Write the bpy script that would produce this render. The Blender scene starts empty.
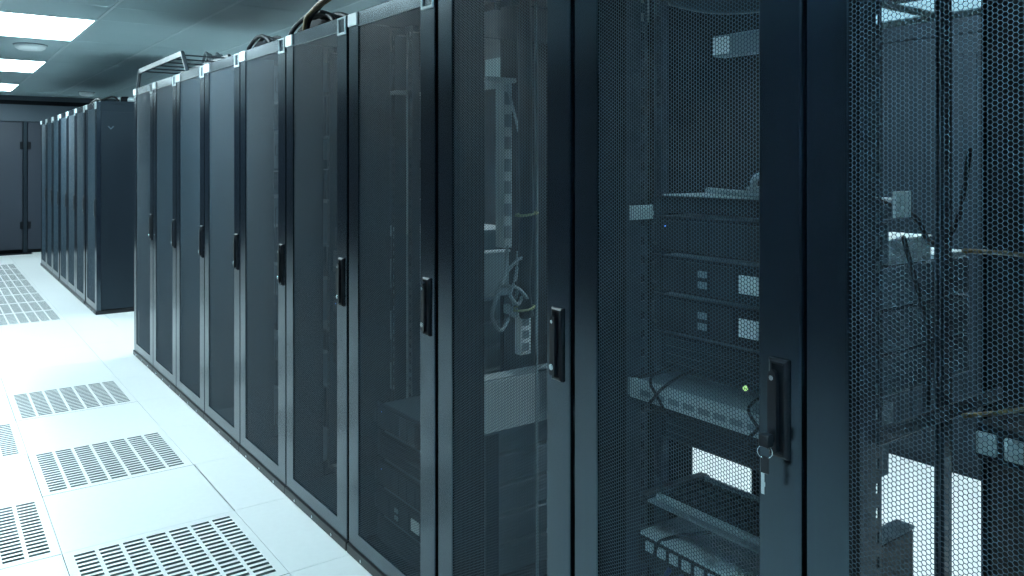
import bpy, bmesh, math, random
import numpy as np
from mathutils import Vector
random.seed(7)
sc = bpy.context.scene
COL = sc.collection
PI = math.pi

# ------------------------------------------------------------------ camera, world, exposure
# world axes: X runs from the aisle into the racks, Y runs along the aisle away from the camera, Z is up
cd = bpy.data.cameras.new('camera')
cam = bpy.data.objects.new('camera', cd)
COL.objects.link(cam)
cam.location = (0, 0, 1.37)
cam.rotation_euler = (PI / 2, 0, -math.radians(36.02))
cd.sensor_width = 36.0
cd.lens = 28.34
cd.shift_y = -0.123
cd.clip_start = 0.02
sc.camera = cam

w = bpy.data.worlds.new('world')
w.use_nodes = True
w.node_tree.nodes['Background'].inputs[0].default_value = (0.02, 0.03, 0.035, 1)
w.node_tree.nodes['Background'].inputs[1].default_value = 0.3
sc.world = w
sc.view_settings.view_transform = 'Standard'
sc.view_settings.look = 'None'
sc.view_settings.exposure = 0.0
sc.view_settings.gamma = 1.0
LAMP = 29.0           # emission of every ceiling light diffuser

CEIL = 2.37
TILE = 0.595
TCOL = (0.385, 0.98)          # the aisle tile column that holds most of the vents
T0 = 3.205                    # a tile joint on the aisle
FRONT = 1.2                   # front plane of the near row
ROW0 = 0.213                  # right end of the near row
RACKY = [0.213, 0.813, 1.42, 2.03] + [2.636 + 0.6 * k for k in range(6)]

# ------------------------------------------------------------------ materials
def mat(name, col, rough=0.5, metal=0.0, var=0.12, scale=9.0, bump=0.0, spec=0.5, bscale=300.0, emit=None, estr=0.0, tint=None, ior=None):
    m = bpy.data.materials.new(name)
    m.use_nodes = True
    nt = m.node_tree
    b = nt.nodes['Principled BSDF']
    b.inputs['Metallic'].default_value = metal
    b.inputs['Specular IOR Level'].default_value = spec
    if ior:
        b.inputs['IOR'].default_value = ior
    if tint:
        b.inputs['Specular Tint'].default_value = (*tint, 1)
    tc = nt.nodes.new('ShaderNodeTexCoord')
    n = nt.nodes.new('ShaderNodeTexNoise')
    n.inputs['Scale'].default_value = scale
    n.inputs['Detail'].default_value = 5
    nt.links.new(tc.outputs['Object'], n.inputs['Vector'])
    r = nt.nodes.new('ShaderNodeMapRange')
    r.inputs[3].default_value = 1 - var
    r.inputs[4].default_value = 1 + var
    nt.links.new(n.outputs['Fac'], r.inputs[0])
    mx = nt.nodes.new('ShaderNodeVectorMath')
    mx.operation = 'SCALE'
    mx.inputs[0].default_value = col
    nt.links.new(r.outputs[0], mx.inputs['Scale'])
    nt.links.new(mx.outputs[0], b.inputs['Base Color'])
    r2 = nt.nodes.new('ShaderNodeMapRange')
    r2.inputs[3].default_value = max(0.02, rough - 0.05)
    r2.inputs[4].default_value = min(1, rough + 0.05)
    nt.links.new(n.outputs['Fac'], r2.inputs[0])
    nt.links.new(r2.outputs[0], b.inputs['Roughness'])
    if bump:
        n2 = nt.nodes.new('ShaderNodeTexNoise')
        n2.inputs['Scale'].default_value = bscale
        nt.links.new(tc.outputs['Object'], n2.inputs['Vector'])
        bp = nt.nodes.new('ShaderNodeBump')
        bp.inputs['Strength'].default_value = bump
        bp.inputs['Distance'].default_value = 0.001
        nt.links.new(n2.outputs['Fac'], bp.inputs['Height'])
        nt.links.new(bp.outputs[0], b.inputs['Normal'])
    if emit:
        b.inputs['Emission Color'].default_value = (*emit, 1)
        b.inputs['Emission Strength'].default_value = estr
    return m

M = {}
M['black'] = mat('black_powder_coat', (0.006, 0.009, 0.014), 0.36, 0, 0.18, 6, 0.08, tint=(0.62, 0.85, 1.0))
M['door'] = mat('satin_black_door', (0.0055, 0.009, 0.0155), 0.21, 0, 0.12, 5, 0.0, spec=0.9, ior=1.62, tint=(0.62, 0.85, 1.0))
M['mesh'] = mat('black_perforated_steel', (0.027, 0.056, 0.082), 0.40, 0.0, 0.10, 5, spec=0.5)
M['dark'] = mat('matt_black_interior', (0.004, 0.006, 0.009), 0.7, 0, 0.2, 8, spec=0.15)
M['plinth'] = mat('plinth_steel', (0.006, 0.009, 0.013), 0.42, 0, 0.2, 8)
M['handle'] = mat('handle_plastic', (0.005, 0.008, 0.013), 0.34, 0, 0.1, 20)
M['chrome'] = mat('polished_metal', (0.62, 0.68, 0.70), 0.22, 1.0, 0.06, 20)
M['white'] = mat('white_plastic', (0.80, 0.88, 0.90), 0.4, 0, 0.04, 10)
M['zinc'] = mat('zinc_plated_steel', (0.30, 0.38, 0.42), 0.4, 0.6, 0.15, 12)
M['server'] = mat('server_sheet_steel', (0.10, 0.14, 0.17), 0.45, 0.2, 0.15, 10, spec=0.3)
M['bezel'] = mat('server_bezel', (0.006, 0.008, 0.012), 0.45, 0, 0.15, 14, spec=0.25)
M['bay'] = mat('drive_bay_plastic', (0.012, 0.017, 0.023), 0.45, 0, 0.15, 14, spec=0.3)
M['pale'] = mat('pale_grey_panel', (0.46, 0.55, 0.58), 0.45, 0.1, 0.08, 12)
M['midgrey'] = mat('mid_grey_panel', (0.19, 0.25, 0.28), 0.45, 0.1, 0.1, 12)
M['blue'] = mat('blue_cable_jacket', (0.015, 0.03, 0.14), 0.45, 0, 0.1, 20)
M['cable'] = mat('black_cable_jacket', (0.006, 0.008, 0.011), 0.5, 0, 0.1, 20, spec=0.3)
M['greycable'] = mat('grey_cable_jacket', (0.34, 0.42, 0.45), 0.45, 0, 0.1, 20)
M['tan'] = mat('tan_cable_jacket', (0.20, 0.13, 0.09), 0.5, 0, 0.2, 30)
M['orange'] = mat('dull_orange_jacket', (0.13, 0.09, 0.035), 0.5, 0, 0.1, 20)
M['tie'] = mat('yellow_green_tie', (0.30, 0.33, 0.14), 0.5, 0, 0.1, 20)
M['ladder'] = mat('dark_zinc_ladder', (0.045, 0.062, 0.075), 0.4, 0.3, 0.2, 10)
M['floor'] = mat('white_floor_laminate', (0.87, 0.88, 0.885), 0.30, 0, 0.035, 40, 0.05, bscale=500)
M['subfloor'] = mat('void_concrete', (0.03, 0.04, 0.045), 0.9, 0, 0.2, 6)
M['core'] = mat('tile_core_steel', (0.16, 0.21, 0.22), 0.7, 0, 0.1, 30)
M['ceil'] = mat('ceiling_tile', (0.37, 0.51, 0.545), 0.32, 0, 0.05, 3, spec=0.6)
M['cbar'] = mat('ceiling_bar_paint', (0.52, 0.64, 0.67), 0.35, 0, 0.03, 8)
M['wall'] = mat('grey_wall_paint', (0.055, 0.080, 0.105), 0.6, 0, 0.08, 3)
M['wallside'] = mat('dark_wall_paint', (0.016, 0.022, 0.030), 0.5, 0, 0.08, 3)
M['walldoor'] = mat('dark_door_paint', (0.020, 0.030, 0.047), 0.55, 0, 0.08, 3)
M['cabinet'] = mat('blue_grey_cabinet', (0.010, 0.018, 0.026), 0.6, 0, 0.1, 6, spec=0.2)
M['lamp'] = mat('light_diffuser', (0.9, 0.95, 0.96), 0.5, 0, 0.02, 5, emit=(0.72, 0.94, 1.0), estr=LAMP)
M['lampdim'] = mat('louvred_diffuser', (0.7, 0.8, 0.82), 0.5, 0, 0.02, 5, emit=(0.55, 0.85, 1.0), estr=0.75)
M['led'] = mat('green_led', (0.3, 0.6, 0.2), 0.4, 0, 0.02, 5, emit=(0.55, 0.95, 0.35), estr=0.9)
M['blueled'] = mat('blue_led', (0.1, 0.2, 0.6), 0.4, 0, 0.02, 5, emit=(0.15, 0.35, 1.0), estr=0.8)

# ------------------------------------------------------------------ mesh helpers
class MB:
    def __init__(self):
        self.v = []
        self.f = []

    def add(self, vs, fs):
        o = len(self.v)
        self.v += [tuple(p) for p in vs]
        self.f += [tuple(i + o for i in f) for f in fs]

    def box(self, x0, x1, y0, y1, z0, z1):
        self.add([(x0, y0, z0), (x1, y0, z0), (x1, y1, z0), (x0, y1, z0), (x0, y0, z1), (x1, y0, z1), (x1, y1, z1), (x0, y1, z1)],
                 [(0, 3, 2, 1), (4, 5, 6, 7), (0, 1, 5, 4), (1, 2, 6, 5), (2, 3, 7, 6), (3, 0, 4, 7)])
        return self

    def cbox(self, x0, x1, y0, y1, z0, z1, c=0.003):
        lo, hi = (x0, y0, z0), (x1, y1, z1)
        idx = {}
        vs = []
        for sx in (0, 1):
            for sy in (0, 1):
                for sz in (0, 1):
                    s = (sx, sy, sz)
                    for a in range(3):
                        p = []
                        for k in range(3):
                            q = hi[k] if s[k] else lo[k]
                            if k != a:
                                q += -c if s[k] else c
                            p.append(q)
                        idx[(s, a)] = len(vs)
                        vs.append(p)
        fs = []
        for a in range(3):
            b, d = (a + 1) % 3, (a + 2) % 3
            for sa in (0, 1):
                q = []
                for (u, v_) in ((0, 0), (1, 0), (1, 1), (0, 1)):
                    s = [0, 0, 0]
                    s[a], s[b], s[d] = sa, u, v_
                    q.append(idx[(tuple(s), a)])
                fs.append(q)
            for sb in (0, 1):
                for sd in (0, 1):
                    s0, s1 = [0, 0, 0], [0, 0, 0]
                    s0[b] = s1[b] = sb
                    s0[d] = s1[d] = sd
                    s0[a], s1[a] = 0, 1
                    s0, s1 = tuple(s0), tuple(s1)
                    fs.append([idx[(s0, b)], idx[(s1, b)], idx[(s1, d)], idx[(s0, d)]])
        for sx in (0, 1):
            for sy in (0, 1):
                for sz in (0, 1):
                    fs.append([idx[((sx, sy, sz), a)] for a in range(3)])
        self.add(vs, fs)
        return self

    def ring(self, loops):
        """loops: list of (x, y0, y1, z0, z1) rectangles joined in order into a moulded frame"""
        vs, fs = [], []
        for (x, y0, y1, z0, z1) in loops:
            vs += [(x, y0, z0), (x, y1, z0), (x, y1, z1), (x, y0, z1)]
        n = len(loops)
        for i in range(n - 1):
            for k in range(4):
                a, b = i * 4 + k, i * 4 + (k + 1) % 4
                fs.append((a, b, b + 4, a + 4))
        self.add(vs, fs)
        return self

    def tube(self, pts, r, n=8, smooth=0):
        pts = [Vector(p) for p in pts]
        if smooth:
            out = []
            for i in range(len(pts) - 1):
                p0 = pts[max(i - 1, 0)]
                p1, p2 = pts[i], pts[i + 1]
                p3 = pts[min(i + 2, len(pts) - 1)]
                for k in range(smooth):
                    t = k / smooth
                    out.append(0.5 * ((2 * p1) + (p2 - p0) * t + (2 * p0 - 5 * p1 + 4 * p2 - p3) * t * t + (3 * p1 - p0 - 3 * p2 + p3) * t ** 3))
            out.append(pts[-1])
            pts = out
        vs, fs = [], []
        up = Vector((0.31, 0.17, 0.93))
        for i, p in enumerate(pts):
            d = (pts[min(i + 1, len(pts) - 1)] - pts[max(i - 1, 0)]).normalized()
            if abs(d.dot(up)) > 0.97:
                a = d.cross(Vector((1, 0, 0))).normalized()
            else:
                a = d.cross(up).normalized()
            b = d.cross(a)
            for k in range(n):
                t = 2 * PI * k / n
                vs.append(p + (a * math.cos(t) + b * math.sin(t)) * r)
        for i in range(len(pts) - 1):
            for k in range(n):
                k2 = (k + 1) % n
                fs.append((i * n + k, i * n + k2, (i + 1) * n + k2, (i + 1) * n + k))
        fs.append(tuple(range(n)))
        fs.append(tuple(range((len(pts) - 1) * n, len(pts) * n)))
        self.add(vs, fs)
        return self

    def prism(self, poly, axis, a0, a1):
        """poly: 2-D outline in the two axes after AXIS, extruded from a0 to a1 along AXIS"""
        n = len(poly)
        vs = []
        for a in (a0, a1):
            for (u, v_) in poly:
                p = [0, 0, 0]
                p[axis], p[(axis + 1) % 3], p[(axis + 2) % 3] = a, u, v_
                vs.append(p)
        fs = [tuple(range(n)), tuple(range(n, 2 * n))]
        for k in range(n):
            fs.append((k, (k + 1) % n, n + (k + 1) % n, n + k))
        self.add(vs, fs)
        return self

    def mesh(self, name, m):
        me = bpy.data.meshes.new(name)
        me.from_pydata(self.v, [], self.f)
        bm = bmesh.new()
        bm.from_mesh(me)
        bmesh.ops.recalc_face_normals(bm, faces=bm.faces)
        bm.to_mesh(me)
        bm.free()
        me.materials.append(m)
        return me

def link(name, me, parent=None, loc=(0, 0, 0), rot=(0, 0, 0)):
    o = bpy.data.objects.new(name, me)
    COL.objects.link(o)
    if parent:
        o.parent = parent
    o.location = loc
    o.rotation_euler = rot
    return o

def obj(name, mb, m, parent=None, loc=(0, 0, 0), smooth=False):
    me = mb.mesh(name, m)
    if smooth:
        for p in me.polygons:
            p.use_smooth = True
    return link(name, me, parent, loc)

def tag(o, label, cat, group=None):
    o['label'] = label
    o['category'] = cat
    if group:
        o['group'] = group
    return o

def thing(name, label, cat, loc=(0, 0, 0), group=None):
    return tag(link(name, None, None, loc), label, cat, group)

def struct(o):
    o['kind'] = 'structure'
    return o

def copy_tree(o, parent=None):
    c = o.copy()
    COL.objects.link(c)
    if parent:
        c.parent = parent
    for ch in o.children:
        copy_tree(ch, c)
    return c

def B(*a):
    return MB().box(*a)

def CB(*a, c=0.003):
    return MB().cbox(*a, c=c)

# ------------------------------------------------------------------ the room
SX0, SX1, TY0, TY1 = -2.2, 6.3, -2.7, 14.2

ceiling = struct(link('ceiling', None, None, (0, 0, CEIL)))
BAR = [0.38 + 0.6 * k for k in range(6)]
lamp_t = [-0.5, 3.4, 6.3, 9.2, 12.1]  # first lamp is out of view, added and placed to light the near racks
obj('ceiling_slab', B(SX0, SX1, TY0, TY1, 0.10, 0.16), M['wall'], ceiling)
obj('plain_ceiling', MB().box(SX0, BAR[0] - .012, TY0, TY1, 0, 0.02).box(BAR[5] + .012, SX1, TY0, TY1, 0, 0.02)
    .box(BAR[0], BAR[5], TY0, 3.385, 0, .02), M['ceil'], ceiling)
panel_mesh = {}
def panel(x, t0, t1):
    L = round(t1 - t0, 3)
    if L not in panel_mesh:
        panel_mesh[L] = CB(-0.288, 0.288, -L / 2 + .0012, L / 2 - .0012, 0, 0.018, c=0.0015).mesh('ceiling_panel', M['ceil'])
    link('ceiling_panel', panel_mesh[L], ceiling, (x, (t0 + t1) / 2, random.uniform(0, 0.001)))
def ticks(a, b):
    n = max(1, round((b - a) / 0.585))
    return [(a + (b - a) * k / n, a + (b - a) * (k + 1) / n) for k in range(n)]
rows = []
for i, a in enumerate(lamp_t):
    b = lamp_t[i + 1] if i + 1 < len(lamp_t) else TY1
    if a >= 3.3:
        rows += [(p, q, True) for p, q in ticks(a, a + 1.2)] + [(p, q, False) for p, q in ticks(a + 1.2, b)]
for c in range(5):
    for (p, q, lit) in rows:
        if c == 0 and lit:
            continue
        panel(BAR[c] + 0.3, p, q)
bar_me = CB(-.011, .011, 3.385, TY1, -0.0012, 0.012, c=.0008).mesh('ceiling_bar', M['cbar'])
for x in BAR:
    link('ceiling_bar', bar_me, ceiling, (x, 0, 0))

cross_me = CB(BAR[0], BAR[5], -.0035, .0035, -.0006, .004, c=.0004).mesh('ceiling_bar', M['cbar'])
for (p, q, lit) in rows:
    if p > 3.5 and not any(abs(p - a - .6) < .02 for a in lamp_t):
        link('ceiling_bar', cross_me, ceiling, (0, p, 0))
frame_me = MB().box(0, .6, 0, .018, -.006, .02).box(0, .6, 1.182, 1.2, -.006, .02).box(0, .018, .018, 1.182, -.006, .02).box(.582, .6, .018, 1.182, -.006, .02).mesh('frame', M['cbar'])
diff_me = B(.018, .582, .018, 1.182, 0, .015).mesh('diffuser', M['lamp'])
place = {2: 'nearest of the three bright ceiling lights in view, above the aisle vents', 3: 'middle of the three bright rectangular ceiling lights above the aisle', 4: 'farthest of the three bright ceiling lights, close to the back wall'}
for i, t in enumerate(lamp_t):
    if i in place:
        r = thing('ceiling_light', place[i], 'ceiling light', (BAR[0], t, CEIL), 'ceiling lights over the aisle')
        link('frame', frame_me, r)
        link('diffuser', diff_me, r)
    else:
        link('light_frame', frame_me, ceiling, (BAR[0], t, 0))
        link('light_diffuser', diff_me, ceiling, (BAR[0], t, 0))
for (x, t) in ((2.55, 0.6), (2.55, 3.4), (2.55, 6.3), (2.55, 9.2)):
    link('light_frame', frame_me, ceiling, (x, t, -.001))
    link('light_diffuser', diff_me, ceiling, (x, t, -.002))
diff2_me = B(.018, .582, .018, 1.182, 0, .015).mesh('diffuser', M['lampdim'])
for t, lab in ((1.5, 'dim ceiling light high behind the rightmost mesh door, right one of two'), (2.79, 'dim ceiling light high behind the rightmost mesh door, left one of two')):
    r = thing('ceiling_light', lab, 'ceiling light', (4.93, t, CEIL), 'dim ceiling lights beyond the rear aisle')
    link('frame', frame_me, r)
    link('diffuser', diff2_me, r)

def disc(name, label, cat, x, t, rad, h):
    r = thing(name, label, cat, (x, t, CEIL))
    prof = [(rad, 0), (rad, -.25 * h), (rad * .94, -.6 * h), (rad * .75, -.9 * h), (rad * .4, -h), (0.001, -h)]
    n = 24
    mb = MB()
    vs = [(p * math.cos(2 * PI * k / n), p * math.sin(2 * PI * k / n), z) for p, z in prof for k in range(n)]
    fs = [(i * n + k, i * n + (k + 1) % n, (i + 1) * n + (k + 1) % n, (i + 1) * n + k) for i in range(len(prof) - 1) for k in range(n)]
    mb.add(vs, fs)
    obj('cover', mb, M['white'], r, smooth=True)
    obj('base', MB().tube([(0, 0, 0.001), (0, 0, -.006)], rad * 1.08, 24), M['midgrey'], r)
    return r
d = disc('wall_access_point', 'flat round white fitting on the ceiling between the first two lights', 'ceiling fitting', 0.72, 7.97, 0.12, 0.05)
d.name = 'ceiling_fitting'
obj('indicator', MB().tube([(.05, -.07, -.046), (.05, -.07, -.052)], .008, 8), M['white'], d)
disc('smoke_detector', 'small round detector on the far ceiling above the far rack row', 'smoke detector', 1.86, 12.9, 0.10, 0.06)

# floor: tiles and vent tiles on a dark void
floor = struct(link('floor', None))
obj('subfloor', B(SX0, SX1, TY0, TY1, -.36, -.30), M['subfloor'], floor)
obj('floor_slab', MB().box(SX0, -.212, TY0, TY1, -.035, 0).box(-.21, FRONT + .03, TY0, 1.415, -.035, 0)
    .box(1.30, SX1, TY0, 6.45, -.035, 0).box(1.30, SX1, 7.6, TY1, -.035, 0).box(2.0, SX1, 6.45, 7.6, -.035, 0), M['floor'], floor)
G = 0.0009
plain_me = CB(G, TILE - G, G, TILE - G, -.035, 0, c=.0012).mesh('floor_tile', M['floor'])
def vent_mesh():
    L = TILE - 2 * G
    sl, gp, nc = .0645, .0135, 7
    mx = (L - nc * sl - (nc - 1) * gp) / 2
    xs, hx = [0.0], []
    for k in range(nc):
        a = mx + k * (sl + gp)
        xs += [a, a + sl]
    xs.append(L)
    nr, pt, sw = 17, .0315, .0165
    my = (L - (nr - 1) * pt - sw) / 2
    ys = [0.0]
    for k in range(nr):
        a = my + k * pt
        ys += [a, a + sw]
    ys.append(L)
    mb = MB()
    nx, ny = len(xs), len(ys)
    vs = [(x + G, y + G, z) for z in (0, -.028) for y in ys for x in xs]
    top = lambda i, j: j * nx + i
    bot = lambda i, j: nx * ny + j * nx + i
    fs = []
    for j in range(ny - 1):
        for i in range(nx - 1):
            if i % 2 == 1 and j % 2 == 1:
                for (a, b) in (((i, j), (i + 1, j)), ((i + 1, j), (i + 1, j + 1)), ((i + 1, j + 1), (i, j + 1)), ((i, j + 1), (i, j))):
                    fs.append((top(*a), top(*b), bot(*b), bot(*a)))
            else:
                fs.append((top(i, j), top(i + 1, j), top(i + 1, j + 1), top(i, j + 1)))
    for i in range(nx - 1):
        fs += [(top(i, 0), top(i + 1, 0), bot(i + 1, 0), bot(i, 0)), (top(i, ny - 1), top(i + 1, ny - 1), bot(i + 1, ny - 1), bot(i, ny - 1))]
    for j in range(ny - 1):
        fs += [(top(0, j), top(0, j + 1), bot(0, j + 1), bot(0, j)), (top(nx - 1, j), top(nx - 1, j + 1), bot(nx - 1, j + 1), bot(nx - 1, j))]
    mb.add(vs, fs)
    me = mb.mesh('vent_tile', M['floor'])
    me.materials.append(M['core'])
    for p in me.polygons:
        if abs(p.normal.z) < .5:
            p.material_index = 1
    return me
vent_me = vent_mesh()
strip_me = CB(G, .318, G, TILE - G, -.035, 0, c=.0012).mesh('floor_tile', M['floor'])
wide_me = CB(G, 1.018, G, TILE - G, -.035, 0, c=.0012).mesh('floor_tile', M['floor'])
ventA = {-1, 1, 3} | set(range(8, 16))
ventB = {0, 2, 4} | set(range(8, 16))
damp_me = MB()
for k in range(12):
    damp_me.box(.03, .565, .03 + k * .045, .052 + k * .045, -.075, -.07)
damp_me = damp_me.mesh('vent_damper', M['black'])
for k in range(-3, 18):
    t = T0 + k * TILE
    link('vent_tile' if k in ventA else 'floor_tile', vent_me if k in ventA else plain_me, floor, (TCOL[0], t, 0))
    link('vent_tile' if k in ventB else 'floor_tile', vent_me if k in ventB else plain_me, floor, (TCOL[0] - TILE, t, 0))
    if k in ventA:
        link('vent_damper', damp_me, floor, (TCOL[0], t, 0))
    if k in ventB:
        link('vent_damper', damp_me, floor, (TCOL[0] - TILE, t, 0))
    link('floor_tile', wide_me if 6.3 < t < 7.2 else strip_me, floor, (TCOL[1] + (.004 if k == 0 else 0), t, 0.0))
obj('floor_tile', B(1.299, 2.0, 6.451, 6.776, -.035, 0), M['floor'], floor)
obj('floor_tile', B(1.299, 2.0, 7.367, 7.599, -.035, 0), M['floor'], floor)

# walls
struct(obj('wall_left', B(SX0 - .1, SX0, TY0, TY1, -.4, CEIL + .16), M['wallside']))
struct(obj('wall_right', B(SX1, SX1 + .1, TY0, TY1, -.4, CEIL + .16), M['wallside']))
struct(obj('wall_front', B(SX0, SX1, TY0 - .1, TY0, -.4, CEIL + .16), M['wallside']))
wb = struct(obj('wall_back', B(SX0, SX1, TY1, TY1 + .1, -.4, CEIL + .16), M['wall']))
obj('bulkhead', CB(SX0, SX1, TY1 - .06, TY1, 1.98, 2.235, c=.004), M['wall'], wb)
obj('shadow_gap', B(SX0, SX1, TY1 - .012, TY1, 2.235, 2.30), M['dark'], wb)
obj('door_post', CB(1.183, 1.236, TY1 - .075, TY1, 0.0, 1.98, c=.004), M['black'], wb)
obj('kick_board', B(SX0, SX1, TY1 - .02, TY1, 0, .05), M['dark'], wb)
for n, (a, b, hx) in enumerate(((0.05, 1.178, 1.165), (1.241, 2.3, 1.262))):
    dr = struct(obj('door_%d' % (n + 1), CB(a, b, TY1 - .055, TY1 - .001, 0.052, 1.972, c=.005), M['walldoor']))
    for z in (0.42, 1.62):
        obj('hinge', CB(hx - .022, hx + .022, TY1 - .075, TY1 - .05, z - .055, z + .055, c=.004), M['dark'], dr)

# ------------------------------------------------------------------ server racks
def hex_panel(y0, y1, z0, z1, pitch=.0076, hole=.0068, th=.0011):
    R, r = pitch / math.sqrt(3), hole / math.sqrt(3)
    cx = 1.5 * R
    ny, nz = int((y1 - y0) / cx) + 1, int((z1 - z0) / pitch) + 1
    I, J = np.meshgrid(np.arange(ny), np.arange(nz), indexing='ij')
    cy = (y0 + I * cx).ravel()
    cz = (z0 + (J + 0.5 * (I % 2)) * pitch).ravel()
    n = cy.size
    ang = np.arange(6) * PI / 3
    c6, s6 = np.cos(ang), np.sin(ang)
    V = np.zeros((n, 18, 3), np.float32)
    V[:, 0:6, 1] = cy[:, None] + R * c6
    V[:, 0:6, 2] = cz[:, None] + R * s6
    V[:, 6:12, 1] = V[:, 12:18, 1] = cy[:, None] + r * c6
    V[:, 6:12, 2] = V[:, 12:18, 2] = cz[:, None] + r * s6
    V[:, 12:18, 0] = th
    k = np.arange(6)
    k2 = (k + 1) % 6
    Q = np.concatenate([np.stack([k2, k, k + 6, k2 + 6], 1), np.stack([k2 + 6, k + 6, k + 12, k2 + 12], 1)])
    F = (Q[None] + (np.arange(n) * 18)[:, None, None]).reshape(-1, 4)
    me = bpy.data.meshes.new('mesh_panel')
    me.vertices.add(n * 18)
    me.vertices.foreach_set('co', V.ravel())
    me.loops.add(F.size)
    me.loops.foreach_set('vertex_index', F.ravel().astype(np.int32))
    me.polygons.add(len(F))
    me.polygons.foreach_set('loop_start', (np.arange(len(F)) * 4).astype(np.int32))
    me.update(calc_edges=True)
    me.materials.append(M['mesh'])
    return me
hex_me = hex_panel(0.082, 0.524, 0.088, 1.842)

def rect(x, r, d=0.0):
    return (x, r[0] + d, r[1] - d, r[2] + d, r[3] - d)
def frame(outer, inner, x0, x1, c, xin=None):
    """moulded rectangular frame: back x1, front x0, chamfer c"""
    return MB().ring([rect(x1, outer), rect(x0 + c, outer), rect(x0, outer, c), rect(x0, inner, -c), rect(x0 + c, inner), rect(xin if xin is not None else x1, inner)])

OUT = (0.005, 0.595, 0.036, 1.888)
INN = (0.090, 0.518, 0.092, 1.836)
TOPZ = 1.897

def make_rack(kind):
    """kind: 'near' (side frames open), 'far' (closed behind)"""
    r = link('server_rack', None)
    obj('plinth', CB(-.006, .98, 0.001, .599, 0, .033, c=.002), M['plinth'], r)
    for y in (.12, .30, .48):
        obj('bolt', MB().tube([(-.0055, y, .017), (-.0105, y, .017)], .0055, 8), M['chrome'], r)
    obj('roof', CB(.031, .985, 0.001, .599, 1.862, TOPZ, c=.003), M['black'], r)
    obj('floor_pan', B(.04, .98, .01, .59, .033, .040), M['dark'], r)
    d = obj('door', frame(OUT, INN, 0, .028, .0025, .009), M['door'], r)
    link('mesh_panel', hex_me, d, (.0035, 0, 0))
    hp = (.026, .066, .857, 1.029)
    obj('handle_plate', MB().ring([rect(.001, hp), rect(-.005, hp, .001), rect(-.008, hp, .005), rect(-.008, hp, .008), rect(-.002, hp, .011)])
        .box(-.003, -.001, .036, .056, .866, 1.020), M['handle'], d)
    prof = [(.044, .870), (.062, .870), (.062, .997), (.0595, 1.005), (.053, 1.010), (.0465, 1.005), (.044, .997)]
    obj('handle_lever', MB().prism(prof, 0, -.014, -.006).box(-.008, -.001, .047, .059, .95, .99), M['handle'], d)
    obj('lock_cylinder', MB().tube([(-.013, .053, .890), (-.0165, .053, .890)], .0075, 14).tube([(-.0165, .053, .890), (-.0175, .053, .890)], .005, 10), M['chrome'], d)
    obj('pivot_pin', MB().tube([(-.013, .053, .996), (-.016, .053, .996)], .0045, 10), M['chrome'], d)
    cc = obj('corner_cap', CB(-.006, .004, .521, .592, 1.842, 1.886, c=.002), M['white'], d)
    cc['label'] = 'white square cap at the top corner'
    bo, bi = (.010, .078, 1.822, 1.886), (.018, .070, 1.833, 1.879)
    cb = obj('corner_bracket', MB().ring([rect(.001, bo), rect(-.004, bo, .001), rect(-.005, bo, .002), rect(-.005, bi, -.002), rect(.001, bi)]), M['pale'], d)
    cb['label'] = 'pale outlined rectangle at the top corner'
    for (y0, y1) in ((.002, .010), (.590, .598)):
        if kind == 'near':
            obj('post', CB(.034, .160, y0, y1, .040, 1.862, c=.002), M['dark'], r)
            obj('post', CB(.460, .496, y0, y1, .040, 1.862, c=.002), M['black'], r)
            obj('post', CB(.665, .985, y0, y1, .040, 1.862, c=.002), M['dark'], r)
        else:
            obj('side_panel', B(.034, .985, y0, y1, .040, 1.862), M['black'], r)
    for (y0, y1) in ((.048, .076), (.524, .552)):
        mb = MB().box(.2135, .2155, y0, y0 + .008, .06, 1.84).box(.2135, .2155, y1 - .008, y1, .06, 1.84)
        for q in range(60):
            mb.box(.2135, .2155, y0 + .008, y1 - .008, .062 + q * .0296, .077 + q * .0296)
        mb.box(.2155, .26, y0 if y0 < .3 else y1 - .002, y0 + .002 if y0 < .3 else y1, .06, 1.84)
        mr = obj('mounting_rail', mb, M['black'], r)
        inner = (.0105, y1) if y0 < .3 else (y0, .5895)
        obj('rail_bracket', B(.216, .24, *inner, .042, .060), M['black'], r)
        obj('rail_bracket', B(.216, .24, *inner, 1.84, 1.862), M['black'], r)
    if kind == 'far':
        obj('rear_panel', B(.985, .995, .002, .598, .04, 1.862), M['black'], r)
    return r

ORD = ['rightmost', 'second', 'third', 'fourth', 'fifth', 'sixth', 'seventh', 'eighth', 'ninth', 'tenth']
proto = make_rack('near')
racks = []
for i in range(10):
    r = proto if i == 0 else copy_tree(proto)
    r.location = (FRONT, RACKY[i], 0)
    lab = {0: 'rightmost black server rack of the near row, cut off by the frame edge',
           1: 'black server rack with keys hanging at its handle, second from the right',
           9: 'black server rack at the far left end of the near row'}.get(i, 'black mesh door server rack, %s from the right in the near row' % ORD[i])
    tag(r, lab, 'server rack', 'server racks of the near row')
    racks.append(r)
for i in (0, 1):
    y0, y1 = .590, .598
    mb = MB().box(.160, .205, y0 + .002, y1 - .002, .04, 1.862).box(.205, .212, y0 + .002, y1 - .002, .04, 1.862).box(.224, .232, y0 + .002, y1 - .002, .04, 1.862)
    for q in range(40):
        mb.box(.212, .224, y0 + .002, y1 - .002, .05 + q * .0455, .075 + q * .0455)
    obj('punched_strip', mb, M['black'], racks[i])
for i, y in ((1, .594), (2, .006)):          # the middle posts between second and third rack are left out
    for o in list(racks[i].children):
        if o.name.startswith('post') and abs(sum(v.co.x for v in o.data.vertices) / len(o.data.vertices) - .478) < .02 and abs(o.data.vertices[0].co.y - y) < .02:
            bpy.data.objects.remove(o)
for o in list(racks[2].children):          # the nearly empty third rack has no left mounting rail
    if o.name.startswith('mounting_rail') and min(v.co.y for v in o.data.vertices) > .3:
        bpy.data.objects.remove(o)
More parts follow.
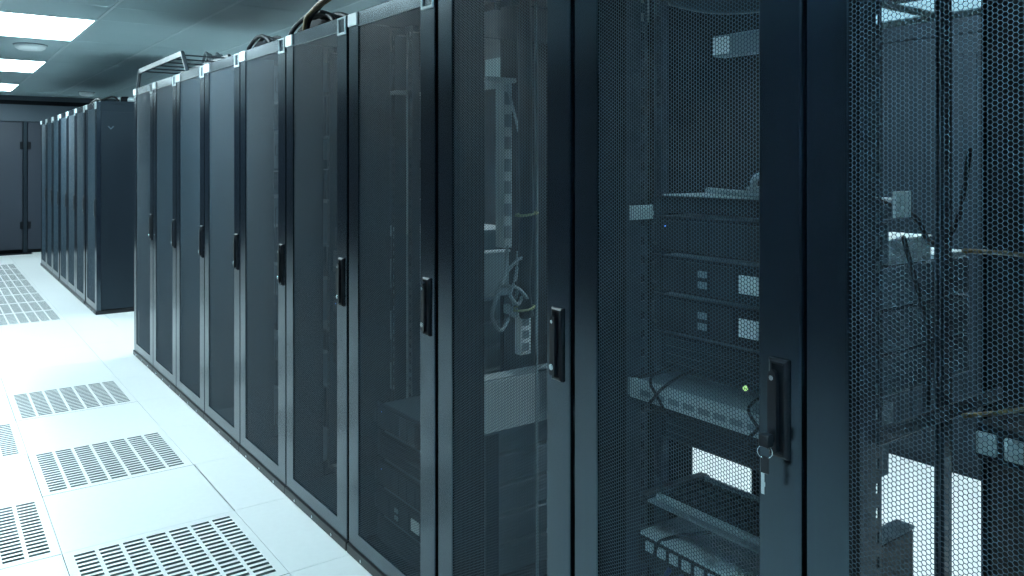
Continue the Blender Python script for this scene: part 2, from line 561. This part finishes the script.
# closing panels at the ends and between the farther racks
side_me = B(.034, .985, .0, .0018, .04, 1.862).mesh('side_panel', M['black'])
link('side_panel', side_me, racks[0], (0, .0, 0))
for i in (5, 6, 7, 8):
    link('side_panel', B(.236, .985, .588, .5895, .04, 1.862).mesh('side_panel', M['black']), racks[i])
link('side_panel', side_me, racks[9], (0, .5982, 0))
back_me = B(.986, .99, .002, .598, .04, 1.862).mesh('rear_panel', M['dark'])
for i in (5, 6, 7, 8, 9):
    link('rear_panel', back_me, racks[i])
obj('side_rail', CB(.205, .70, .580, .589, .852, .880, c=.002), M['black'], racks[0])
link('side_panel', B(.236, .985, .588, .5895, .73, 1.862).mesh('side_panel', M['dark']), racks[1])
link('side_panel', B(.236, .392, .588, .5895, .04, .73).mesh('side_panel', M['dark']), racks[1])
for o in list(racks[0].children):          # the rightmost rack carries no mounting rails
    if o.name.startswith(('mounting_rail', 'rail_bracket')):
        bpy.data.objects.remove(o)

proto_far = make_rack('far')
FX = 1.235
ft = [8.02, 8.67, 9.27, 9.87, 10.53, 11.13, 11.73]
fl = ['black rack nearest to us in the far row, its dark side panel showing',
      'second rack from the near end of the far row', 'third rack from the near end of the far row',
      'fourth rack from the near end of the far row, before the dark gap', 'fifth rack of the far row, just beyond the dark gap',
      'sixth rack of the far row, next to last', 'last rack of the far row, nearest the back wall']
far = []
for i, t in enumerate(ft):
    r = proto_far if i == 0 else copy_tree(proto_far)
    r.location = (FX, t, 0)
    r.scale.z = 1.014
    tag(r, fl[i] if fl[i].startswith('black') else 'black ' + fl[i], 'server rack', 'server racks of the far row')
    far.append(r)
f0 = far[0]
obj('end_cover', CB(.034, .985, -.010, .001, .045, 1.80, c=.003), M['black'], f0)
obj('end_trim', CB(.0, .034, -.004, .001, .04, 1.885, c=.001), M['door'], f0)
em = MB()
for sg in (-1, 1):
    em.prism([(1.640, .115), (1.668, .115 + sg * .026), (1.672, .115 + sg * .018), (1.652, .115)], 1, -.0115, -.0095)
obj('emblem', em, M['server'], f0)

# ------------------------------------------------------------------ equipment inside the racks
U = 0.04445
sprotos = {}
def server(ri, z, units, x=.213, depth=.55, style='bays', label='', y=.30, grp=None):
    key = (units, depth, style, ri == 4)
    h = units * U
    if key not in sprotos:
        r = link('rack_server', None)
        pale = style in ('pale',)
        body = M['midgrey'] if pale or ri == 4 else M['server']  # fifth rack's chassis lightened in colour, since little light reaches its sides
        obj('chassis', CB(.0035, depth, -.2225, .2225, .001, h - .003, c=.002), body, r)
        if style == 'bays':
            obj('bezel', CB(-.012, .0035, -.222, .222, .002, h - .004, c=.002), M['bezel'], r)
            nb = 6
            for q in range(nb):
                a = -.205 + q * .056
                obj('drive_bay', CB(-.016, -.0115, a, a + .050, .008, h - .011, c=.0015), M['bay'], r)
            obj('control_panel', CB(-.0145, -.0115, .138, .212, .010, h - .013, c=.001), M['bay'], r)
            obj('status_light', MB().tube([(-.0145, .20, h * .7), (-.0165, .20, h * .7)], .0025, 6), M['blueled'], r)
        elif style == 'plate':
            obj('bezel', CB(-.012, .0035, -.222, .222, .002, h - .004, c=.002), M['bezel'], r)
            for a in (-.212, -.136, .004, .074, .144):
                obj('drive_bay', CB(-.016, -.0115, a, a + .064, .008, h - .011, c=.0015), M['bay'], r)
            lp = obj('label_plate', CB(-.017, -.0115, -.060, -.010, h * .28, h * .72, c=.0015), M['white'], r)
            lp['label'] = 'white label plate'
            obj('port', CB(-.019, -.0155, .075, .100, h * .25, h * .42, c=.001), M['midgrey'], r)
            obj('port', CB(-.019, -.0155, .075, .100, h * .52, h * .69, c=.001), M['midgrey'], r)
        elif style == 'grille':
            obj('bezel', CB(-.010, .0035, -.222, .222, .002, h - .004, c=.002), M['bezel'], r)
            n = max(2, int(units * 2))
            for q in range(n):
                z0 = .006 + q * (h - .014) / n
                obj('vent_slat', CB(-.017, -.0095, -.20, .20, z0 + .002, z0 + (h - .014) / n - .003, c=.0015), M['bay'], r)
        elif style == 'lid':
            obj('bezel', CB(-.012, .0035, -.222, .222, .002, h - .004, c=.002), M['bezel'], r)
            obj('lid', CB(-.006, depth - .02, -.218, .218, h - .003, h, c=.0008), M['pale'], r)  # pale lid carries the light from above in its colour
        elif style == 'pale':
            obj('bezel', CB(-.014, .0035, -.235, .235, .001, h - .001, c=.002), M['pale'], r)
            for q in range(10):
                a = -.21 + q * .042
                obj('port', B(-.0155, -.0135, a, a + .030, h * .30, h * .58), M['midgrey'], r)
        elif style == 'patch':
            obj('bezel', CB(-.014, .0035, -.235, .235, .001, h - .001, c=.002), M['bezel'], r)
            obj('cover', CB(-.016, depth, -.23, .23, h - .002, h + .006, c=.002), M['pale'], r)
            for q in range(12):
                a = -.215 + q * .0365
                lp = obj('port_label', CB(-.019, -.0135, a, a + .023, h * .52, h * .85, c=.001), M['pale'], r)
        for s in (-1, 1):
            a, b = sorted((s * .2225, s * .2495))
            obj('ear', CB(-.006, .0003, a, b, .002, h - .003, c=.001), M['midgrey'] if pale else M['bay'], r)
            if style in ('bays', 'plate') and units >= 2:
                hy = s * .236
                obj('pull_handle', MB().tube([(-.005, hy, h * .2), (-.022, hy, h * .26), (-.022, hy, h * .74), (-.005, hy, h * .8)], .003, 6), M['bay'], r)
        sprotos[key] = r
    else:
        r = copy_tree(sprotos[key])
        for k in list(r.keys()):
            if k in ('label', 'category', 'group'):
                del r[k]
    R = racks[ri].location
    r.location = (R.x + x, R.y + y, z)
    return tag(r, label, 'server', grp or 'servers behind the %s mesh door' % (ORD[ri] if ri == 0 else ORD[ri] + ' from right'))

DOOR = lambda i: 'behind the %s mesh door from right' % ORD[i]
# second rack: a stack in the middle of its height
lid_srv = server(1, 1.250, 1, depth=.26, style='lid', label='thin unit with its lid coloured as lit on top of the stack %s' % DOOR(1))
server(1, 1.158, 2, depth=.20, label='drive bay server second down %s' % DOOR(1))
server(1, 1.066, 2, style='plate', label='upper of two servers with a white label plate %s' % DOOR(1))
server(1, .974, 2, style='plate', label='lower of two servers with a white label plate %s' % DOOR(1))
server(1, .884, 2, style='grille', label='slatted server just above the pale grey panel %s' % DOOR(1))
pp = server(1, .827, 1, x=.130, depth=.30, style='pale', label='pale grey panel crossed by black cables %s' % DOOR(1))
obj('ear_spacer', MB().box(.0005, .083, -.2495, -.2245, .003, .041).box(.0005, .083, .2245, .2495, .003, .041), M['dark'], pp)
server(1, .722, 2, x=.213, depth=.20, style='grille', label='shallow dark slatted unit under the pale grey panel %s' % DOOR(1))
server(1, .440, 1.5, x=.16, depth=.225, style='patch', label='patch panel with pale port labels and blue cables %s' % DOOR(1))
R1 = racks[1].location

# keyboard on its sliding shelf
k = thing('keyboard_shelf', 'sliding rack shelf carrying a black keyboard %s' % DOOR(1), 'shelf', (R1.x + .16, R1.y + .30, .578))
obj('tray', MB().cbox(0, .21, -.222, .222, 0, .006, c=.002).box(.20, .21, -.222, .222, .006, .012), M['midgrey'], k)
for s in (-1, 1):
    obj('slide', CB(.0, .22, min(s * .2225, s * .2495), max(s * .222, s * .2495), -.004, .012, c=.001), M['black'], k)
kb = thing('keyboard', 'black keyboard on the shelf %s' % DOOR(1), 'keyboard', (R1.x + .175, R1.y + .30, .584))
obj('case', CB(0, .15, -.21, .21, 0, .014, c=.002), M['pale'], kb)  # reflection of the bright tray between the keys, painted as a pale case
km = MB()
km.add([(0, 0, 0), (.022, 0, 0), (.022, .024, 0), (0, .024, 0), (.003, .003, .010), (.019, .003, .010), (.019, .021, .010), (.003, .021, .010)],
       [(0, 1, 5, 4), (1, 2, 6, 5), (2, 3, 7, 6), (3, 0, 4, 7), (4, 5, 6, 7)])
key_me = km.mesh('key', M['bezel'])
for a in range(5):
    for b in range(15):
        link('key', key_me, kb, (.010 + a * .026, -.205 + b * .0273, .014))

sb = thing('side_box', 'grey box standing right of the keyboard %s' % DOOR(1), 'box', (R1.x + .20, R1.y + .012, .512))
obj('body', CB(0, .185, 0, .036, 0, .13, c=.003), M['bay'], sb)
obj('lid', CB(-.003, .188, -.001, .037, .13, .137, c=.001), M['server'], sb)
hb = thing('label_bar', 'grey bar with a white end label high %s' % DOOR(1), 'bar', (R1.x + .213, R1.y, 1.603))
obj('bar', CB(0, .04, .05, .372, 0, .046, c=.002), M['midgrey'], hb)
obj('end_label', CB(-.003, .001, .326, .371, .004, .042, c=.001), M['white'], hb)
# a white tag on the post and a small plate higher up
tg = obj('hanging_tag', CB(R1.x + .155, R1.x + .235, R1.y + .571, R1.y + .5775, 1.232, 1.266, c=.001), M['pale'])
tag(tg, 'pale tag left of the server stack %s' % DOOR(1), 'tag')

def cable(name, label, pts, rad, m, cat='cable', group=None, n=8, sm=6):
    o = obj(name, MB().tube(pts, rad, n, sm), M[m], smooth=True)
    return tag(o, label, cat, group)

y1 = R1.y
for q, (ya, yb) in enumerate(((.47, .41), (.20, .14))):
    for (c0, c1, nm) in ((ya, yb, 'left' if q == 0 else 'right'), (yb, ya, 'left' if q == 0 else 'right')):
        dx = .001 if c0 > c1 else .012
        cable('black_cable', 'thin black cable %s at the %s crossing on the pale grey panel' % ('falling to the right' if c0 > c1 else 'rising to the right', nm),
              [(R1.x + .196, y1 + c0, .905), (R1.x + .118 - dx, y1 + c0 - .01 * (c0 - .3), .885), (R1.x + .110 - dx, y1 + (c0 + c1) / 2, .85), (R1.x + .118 - dx, y1 + c1, .815), (R1.x + .19, y1 + c1, .79)],
              .0035, 'cable', group='black cables crossing at the %s of the pale panel' % ('left' if q == 0 else 'right'))
for q in range(10):
    yy = y1 + .095 + q * .0365 + .01
    cable('blue_cable', '%s blue cable from the right below the patch panel' % ('first second third fourth fifth sixth seventh eighth ninth tenth'.split()[q]), [(R1.x + .142, yy, .462), (R1.x + .122, yy, .44), (R1.x + .118, yy + .004, .36), (R1.x + .125, yy + random.uniform(-.01, .01), .12), (R1.x + .13, yy, .045)], .006, 'blue', group='blue cables below the patch panel', n=6, sm=4)
cable('black_cable', 'black cable lying over the patch panel and dropping down', [(R1.x + .24, y1 + .40, .53), (R1.x + .16, y1 + .455, .518), (R1.x + .135, y1 + .475, .48), (R1.x + .11, y1 + .48, .3), (R1.x + .12, y1 + .48, .05)], .004, 'cable')
# things on top of the stack and high up
cable('cable_bundle', 'pale cable laid along the top of the server stack in the second rack', [(R1.x + .225, y1 + .15, 1.303), (R1.x + .235, y1 + .25, 1.30), (R1.x + .26, y1 + .36, 1.302), (R1.x + .30, y1 + .46, 1.303)], .007, 'greycable')
cable('cable_bundle', 'coiled grey cable resting on the stack behind the second mesh door', [(R1.x + .30, y1 + .33, 1.312), (R1.x + .27, y1 + .30, 1.335), (R1.x + .28, y1 + .26, 1.348), (R1.x + .32, y1 + .24, 1.33), (R1.x + .33, y1 + .30, 1.312), (R1.x + .29, y1 + .34, 1.307)], .008, 'greycable')
cable('cable_duct', 'grey corrugated duct bowed across the top behind the second mesh door', [(R1.x + .30, y1 + .575, 1.78), (R1.x + .30, y1 + .45, 1.742), (R1.x + .30, y1 + .3, 1.725), (R1.x + .30, y1 + .15, 1.742), (R1.x + .30, y1 + .025, 1.78)], .022, 'bay', 'duct', n=12)

# rightmost rack: power unit at the rear, seen at the right edge
R0 = racks[0].location
pd = thing('power_unit', 'black power unit with two pale sockets inside the rightmost rack', 'power unit', (R0.x, R0.y, .755))
obj('body', CB(.56, .70, .06, .575, .0, .075, c=.003), M['bezel'], pd)
for yy in (.478, .532):
    obj('socket', CB(.552, .561, yy, yy + .038, .015, .06, c=.002), M['pale'], pd)
obj('bracket', MB().box(.57, .69, .575, .578, .01, .06).box(.57, .69, .0225, .06, .01, .06), M['black'], pd)
cable('orange_cable', 'dull orange cable above the power unit in the rightmost rack', [(R0.x + .50, y1 - .03, .856), (R0.x + .60, y1 - .055, .85), (R0.x + .72, y1 - .065, .84)], .005, 'orange')
cable('orange_cable', 'dull orange cable at half height in the rightmost rack', [(R0.x + .50, y1 - .03, 1.19), (R0.x + .62, y1 - .055, 1.18), (R0.x + .72, y1 - .065, 1.168)], .005, 'orange')
cable('black_cable', 'black cable drooping over the stack seen through the rightmost mesh door', [(R1.x + .28, y1 + .06, 1.305), (R1.x + .42, y1 + .03, 1.26), (R1.x + .50, y1 + .035, 1.20), (R1.x + .60, y1 + .03, 1.24), (R1.x + .66, y1 + .03, 1.40)], .006, 'cable')
cable('black_cable', 'black cable hanging beside the server stack seen through the rightmost mesh door', [(R1.x + .38, y1 + .03, 1.22), (R1.x + .44, y1 + .03, 1.10), (R1.x + .47, y1 + .025, 1.02), (R1.x + .48, y1 + .03, .86)], .005, 'cable')
sl = obj('document_tag', CB(R1.x + .335, R1.x + .395, y1 + .022, y1 + .028, 1.26, 1.312, c=.001), M['pale'])
tag(sl, 'pale rectangular tag on the stack seen through the rightmost mesh door', 'tag')
sh = thing('flat_box', 'pale flat box on the stack seen through the rightmost mesh door', 'box', (R1.x + .43, y1 + .085, 1.153))
obj('body', CB(0, .17, 0, .34, 0, .052, c=.003), M['pale'], sh)
obj('lid', CB(-.002, .172, -.002, .342, .052, .056, c=.001), M['white'], sh)
sh = thing('metal_plate', 'pale metal plate lying behind the flat box, seen through the rightmost mesh door', 'plate', (R1.x + .62, y1 + .085, 1.153))
obj('plate', CB(0, .14, 0, .40, 0, .012, c=.001), M['pale'], sh)

# third rack: an almost empty bay with cables
R2 = racks[2].location
y2 = R2.y
cable('cable_bundle', 'thick black cable bundle hanging from the top of the third rack', [(R2.x + .26, y2 + .53, 1.862), (R2.x + .26, y2 + .52, 1.6), (R2.x + .245, y2 + .50, 1.4), (R2.x + .25, y2 + .50, 1.2), (R2.x + .25, y2 + .515, 1.0), (R2.x + .265, y2 + .52, .905)], .022, 'cable', n=10)
tg = obj('cable_tie', MB().tube([(R2.x + .223 + .035 * math.cos(a * PI / 6) + .027, y2 + .50 + .027 * math.sin(a * PI / 6), 1.215 + .004 * math.cos(a * PI / 6)) for a in range(13)], .004, 6), M['tie'], smooth=True)
tag(tg, 'upper yellow tie around the cable bundle in the third rack', 'cable tie')
tg = obj('cable_tie', MB().tube([(R2.x + .223 + .035 * math.cos(a * PI / 6) + .027, y2 + .513 + .027 * math.sin(a * PI / 6), .932 + .004 * math.cos(a * PI / 6)) for a in range(13)], .004, 6), M['tie'], smooth=True)
tag(tg, 'lower yellow tie around the cable bundle in the third rack', 'cable tie')
cable('grey_cable', 'thin straight grey cable hanging beside the bundle in the third rack', [(R2.x + .316, y2 + .54, 1.862), (R2.x + .316, y2 + .537, 1.3), (R2.x + .316, y2 + .537, .62), (R2.x + .32, y2 + .54, .05)], .005, 'greycable')
cable('grey_cable', 'grey cable slanting down from the top in the third rack', [(R2.x + .20, y2 + .53, 1.60), (R2.x + .25, y2 + .535, 1.45), (R2.x + .29, y2 + .54, 1.30), (R2.x + .30, y2 + .545, 1.15)], .004, 'greycable')
loops = [('wide looped grey cable in the third rack, outermost of the tangle', [(.20, .53, 1.12), (.17, .50, 1.04), (.13, .49, .97), (.12, .49, .92), (.16, .50, .88), (.21, .51, .95), (.25, .53, 1.02)]),
         ('short looped grey cable inside the tangle in the third rack', [(.24, .53, 1.10), (.21, .50, 1.03), (.19, .50, .98), (.22, .50, .95), (.26, .52, 1.00)]),
         ('grey cable crossing the tangle towards the white strip in the third rack', [(.17, .53, 1.00), (.21, .50, 1.00), (.25, .50, .965), (.28, .53, .92), (.29, .545, .895)]),
         ('grey cable arching over the tangle in the third rack', [(.15, .52, .98), (.18, .50, 1.05), (.23, .50, 1.085), (.27, .52, 1.06), (.28, .54, .99)])]
for lab, pts in loops:
    cable('grey_cable', lab, [(R2.x + a, y2 + b, c) for a, b, c in pts], .0055, 'greycable', group='tangled cables in the third rack')
for q, (a, b) in enumerate(((.205, .932), (.232, .918))):
    pl = obj('cable_plug', CB(R2.x + a - .009, R2.x + a + .009, y2 + .528, y2 + .545, b - .014, b + .014, c=.002), M['pale'])
    tag(pl, '%s of two small pale plugs under the lower yellow tie' % ('left' if q == 0 else 'right'), 'plug')
ps = thing('white_strip', 'upright white socket strip hanging in the third rack', 'socket strip', (R2.x + .252, y2 + .535, .785))
obj('body', CB(0, .042, 0, .03, 0, .125, c=.003), M['white'], ps)
for q in range(3):
    obj('socket', B(.008, .034, -.001, .001, .012 + q * .038, .036 + q * .038), M['midgrey'], ps)

# fourth rack: heavy dark stack below, pale box on it, light strip at the rail
R3 = racks[3].location
lab3 = ['topmost', 'second', 'third', 'fourth', 'lowest']
for q in range(5):
    server(3, .440 - q * .0985, 2, x=.095, depth=.80, style=('bays', 'grille', 'bays', 'plate', 'grille')[q], label='%s dark server of the low stack %s' % (lab3[q] if q in (0, 4) else lab3[q] + ' from top', DOOR(3)))
bx = thing('equipment_box', 'pale grey flat sided box seen low through the third mesh door', 'box', (R3.x + .165, R3.y + .03, .529))
obj('body', CB(0, .50, 0, .058, .0, .162, c=.003), M['pale'], bx)
obj('lid', CB(-.002, .502, -.001, .059, .162, .167, c=.001), M['midgrey'], bx)
for o in racks[3].children:          # the right mounting rail of this rack stops below the box
    if o.name.startswith('mounting_rail') and max(v.co.y for v in o.data.vertices) < .3:
        o.scale.z = .28
for i, zt in ((3, 1.10), (4, 1.10)):
    Rr = racks[i].location
    st = thing('power_strip', 'light metal power strip upright at the rail, seen through the %s mesh door' % ORD[i - 1 if i == 3 else 3], 'power strip', (Rr.x + .262, Rr.y + .028, zt))
    obj('body', CB(0, .036, 0, .045, 0, .52, c=.003), M['pale'], st)
    for q in range(7):
        obj('socket', CB(.006, .030, -.002, .001, .03 + q * .07, .07 + q * .07, c=.0008), M['midgrey'], st)
    obj('bracket', CB(-.055, .055, .003, .05, .521, .536, c=.002), M['pale'], st)
bb = thing('junction_box', 'pale box with a sloping top behind the cable tangle in the third door', 'box', (R3.x + .17, R3.y + .03, .955))
obj('body', CB(-.010, .105, -.019, .014, 0, .135, c=.003), M['midgrey'], bb)
obj('lid', CB(-.010, .109, -.0195, .017, .135, .141, c=.001), M['white'], bb)

# fifth rack: a stack from .53 to 1.10, more below
for q in range(6):
    server(4, 1.008 - q * .096, 2, x=.190 if q % 2 else .20, depth=.62, style=('bays', 'plate', 'grille', 'bays', 'bays', 'grille')[q],
           label='%s server of the upper stack %s' % (['topmost', 'second', 'third', 'fourth', 'fifth', 'lowest'][q], DOOR(4)))
for q in range(3):
    server(4, .388 - q * .14, 3, style='grille', label='%s slatted server low in the rack %s' % (['upper', 'middle', 'lower'][q], DOOR(4)))
for i in range(5, 10):
    z = 0.07
    q = 0
    while z < 1.70:
        u = [3, 4, 3, 2, 4][(q + i) % 5] if i < 7 else 4
        server(i, z, u, x=.213 if (q % 2) else .17, depth=.60, style=('plate', 'bays', 'grille', 'bays')[(q * 3 + i) % 4],
               label='dark server number %s from the floor %s' % ('one two three four five six seven eight nine ten eleven twelve thirteen fourteen'.split()[q], DOOR(i)))
        z += u * U + .012 + (.03 if (q + i) % 4 == 0 else 0)
        q += 1

led = obj('status_light', MB().tube([(-.0165, -.030, .010), (-.0205, -.030, .010)], .0055, 12), M['led'])
led.parent = [o for o in COL.objects if o.get('label', '').startswith('slatted server just above')][0]

# keys in the lock of the second rack
ky = thing('key_bunch', 'key in the lock with a second key hanging from a ring on the rack handle', 'keys', (R1.x - .018, R1.y + .053, .890))
obj('key_head', MB().cbox(-.020, -.003, -.010, .010, -.010, .012, c=.0015).box(-.004, .0, -.001, .001, -.003, .003), M['handle'], ky)
obj('key_ring', MB().tube([(-.014 - .006 * math.sin(a * PI / 9), .011 * math.sin(a * PI / 9), -.018 + .012 * math.cos(a * PI / 9)) for a in range(19)], .0012, 6), M['chrome'], ky, smooth=True)
obj('hanging_key_head', CB(-.017, -.013, -.009, .009, -.056, -.026, c=.002), M['handle'], ky)
obj('hanging_key_blade', MB().cbox(-.0160, -.0142, .0, .007, -.092, -.055, c=.0004).box(-.0160, -.0142, -.002, .0, -.078, -.070), M['chrome'], ky)

# ------------------------------------------------------------------ on top of the racks
ld = thing('cable_ladder', 'dark cable ladder raised over the last racks of the near row', 'cable ladder', (1.25, 5.10, TOPZ))
LT, LH = 1.18, .145
for x in (0, .28):
    obj('side_rail', CB(x - .008, x + .008, 0, LT, LH - .035, LH, c=.002), M['ladder'], ld)
    for (a, b) in ((0.0, -.13), (LT, LT + .09)):
        obj('leg', MB().tube([(x, a, LH - .012), (x, b, 0)], .013, 6), M['ladder'], ld)
for q in range(6):
    a = .04 + q * (LT - .08) / 5
    obj('rung', CB(.006, .274, a - .008, a + .008, LH - .026, LH - .018, c=.002), M['ladder'], ld)

def arch(name, label, x, t0, t1, z, wx, rad, m, n=7, ht=.12):
    root = thing(name, label, 'cable coil', (x, (t0 + t1) / 2, TOPZ))
    h = (t1 - t0) / 2
    for q in range(n):
        s = 1 - .05 * (q % 3)
        pts = [(wx * q / (n - 1) + .004 * math.sin(a), -math.cos(a * PI / 12) * h * s, rad + math.sin(a * PI / 12) * (ht * s - rad)) for a in range(13)]
        obj('cable', MB().tube(pts, rad, 7), M[m], root, smooth=True)
    obj('core', MB().prism([(-math.cos(a * PI / 10) * h * .84, .001 + (ht * .84 - rad) * math.sin(a * PI / 10)) for a in range(11)], 0, .006, wx - .006), M['dark'], root)
    return root
arch('cable_coil', 'smaller arch of black cables on top of the near row', 1.335, 3.80, 4.14, 0, .16, .010, 'cable', ht=.095)
arch('cable_coil', 'large arch of black cables on the rack below the tan cable', 1.335, 3.05, 3.55, 0, .18, .011, 'cable', ht=.108)
arch('cable_coil', 'small grey coil of cable just behind the near end of the ladder', 1.58, 5.66, 5.94, 0, .10, .010, 'midgrey', n=5, ht=.235)
tc = thing('tan_cable', 'twisted tan and brown cable rising from the rack top to the ceiling', 'cable', (1.30, 3.24, TOPZ))
path = [(0, .03, .005), (0, 0, .08), (.0, -.10, .11), (.0, -.22, .135), (.0, -.28, .20), (.0, -.30, .32), (.0, -.31, CEIL - TOPZ)]
for q, m in enumerate(('tan', 'orange', 'cable')):
    obj('strand', MB().tube([(p[0] + .010 * math.cos(2.1 * q + i * 1.3), p[1] + .008 * math.sin(2.1 * q + i * 1.3), p[2]) for i, p in enumerate(path)], .009, 7, 6), M[m], tc, smooth=True)
pipe = thing('cable_conduit', 'light grey conduit lying on top of the far row', 'conduit', (1.46, 8.0, TOPZ * 1.014))
obj('pipe', MB().tube([(.0, .30, .028), (.45, .05, .028), (.70, .02, .028)], .026, 12, 6), M['pale'], pipe, smooth=True)
obj('coupling', MB().tube([(.03, .28, .028), (.08, .25, .028)], .034, 12), M['dark'], pipe)
cable('grey_cable', 'dark cable drooping along the top edge of the far row', [(1.28, 8.6, 1.935), (1.30, 8.4, 1.96), (1.32, 8.25, 1.945), (1.40, 8.2, 1.975), (1.44, 8.15, 1.935)], .010, 'cable')

# ------------------------------------------------------------------ cabinets beyond the rear aisle
CX = 3.64
def make_cabinet():
    r = link('storage_cabinet', None)
    obj('body', CB(.022, .55, .001, .799, .0, 2.0, c=.003), M['cabinet'], r)
    obj('top_rail', CB(.0, .022, .004, .796, 1.93, 1.998, c=.002), M['cabinet'], r)
    for (a, b, s) in ((.004, .399, 1), (.401, .796, -1)):
        d = obj('door', CB(.004, .022, a, b, .06, 1.926, c=.002), M['cabinet'], r)
        for q in range(6):
            yy = a + .05 + q * .056
            obj('rib', CB(-.003, .005, yy, yy + .02, .12, 1.84, c=.002), M['cabinet'], d)
        hy = .375 if s > 0 else .425
        obj('handle', CB(-.016, -.004 + .01, hy - .008, hy + .008, .9, 1.05, c=.003), M['dark'], d)
    return r
pc = make_cabinet()
for i in range(5):
    r = pc if i == 0 else copy_tree(pc)
    r.location = (CX, .6 + .8 * i, 0)
    tag(r, 'blue grey cabinet with ribbed doors beyond the rear aisle, %s from the right' % ORD[i] if i else 'blue grey ribbed cabinet beyond the rear aisle, rightmost of its row', 'cabinet', 'cabinets beyond the rear aisle')
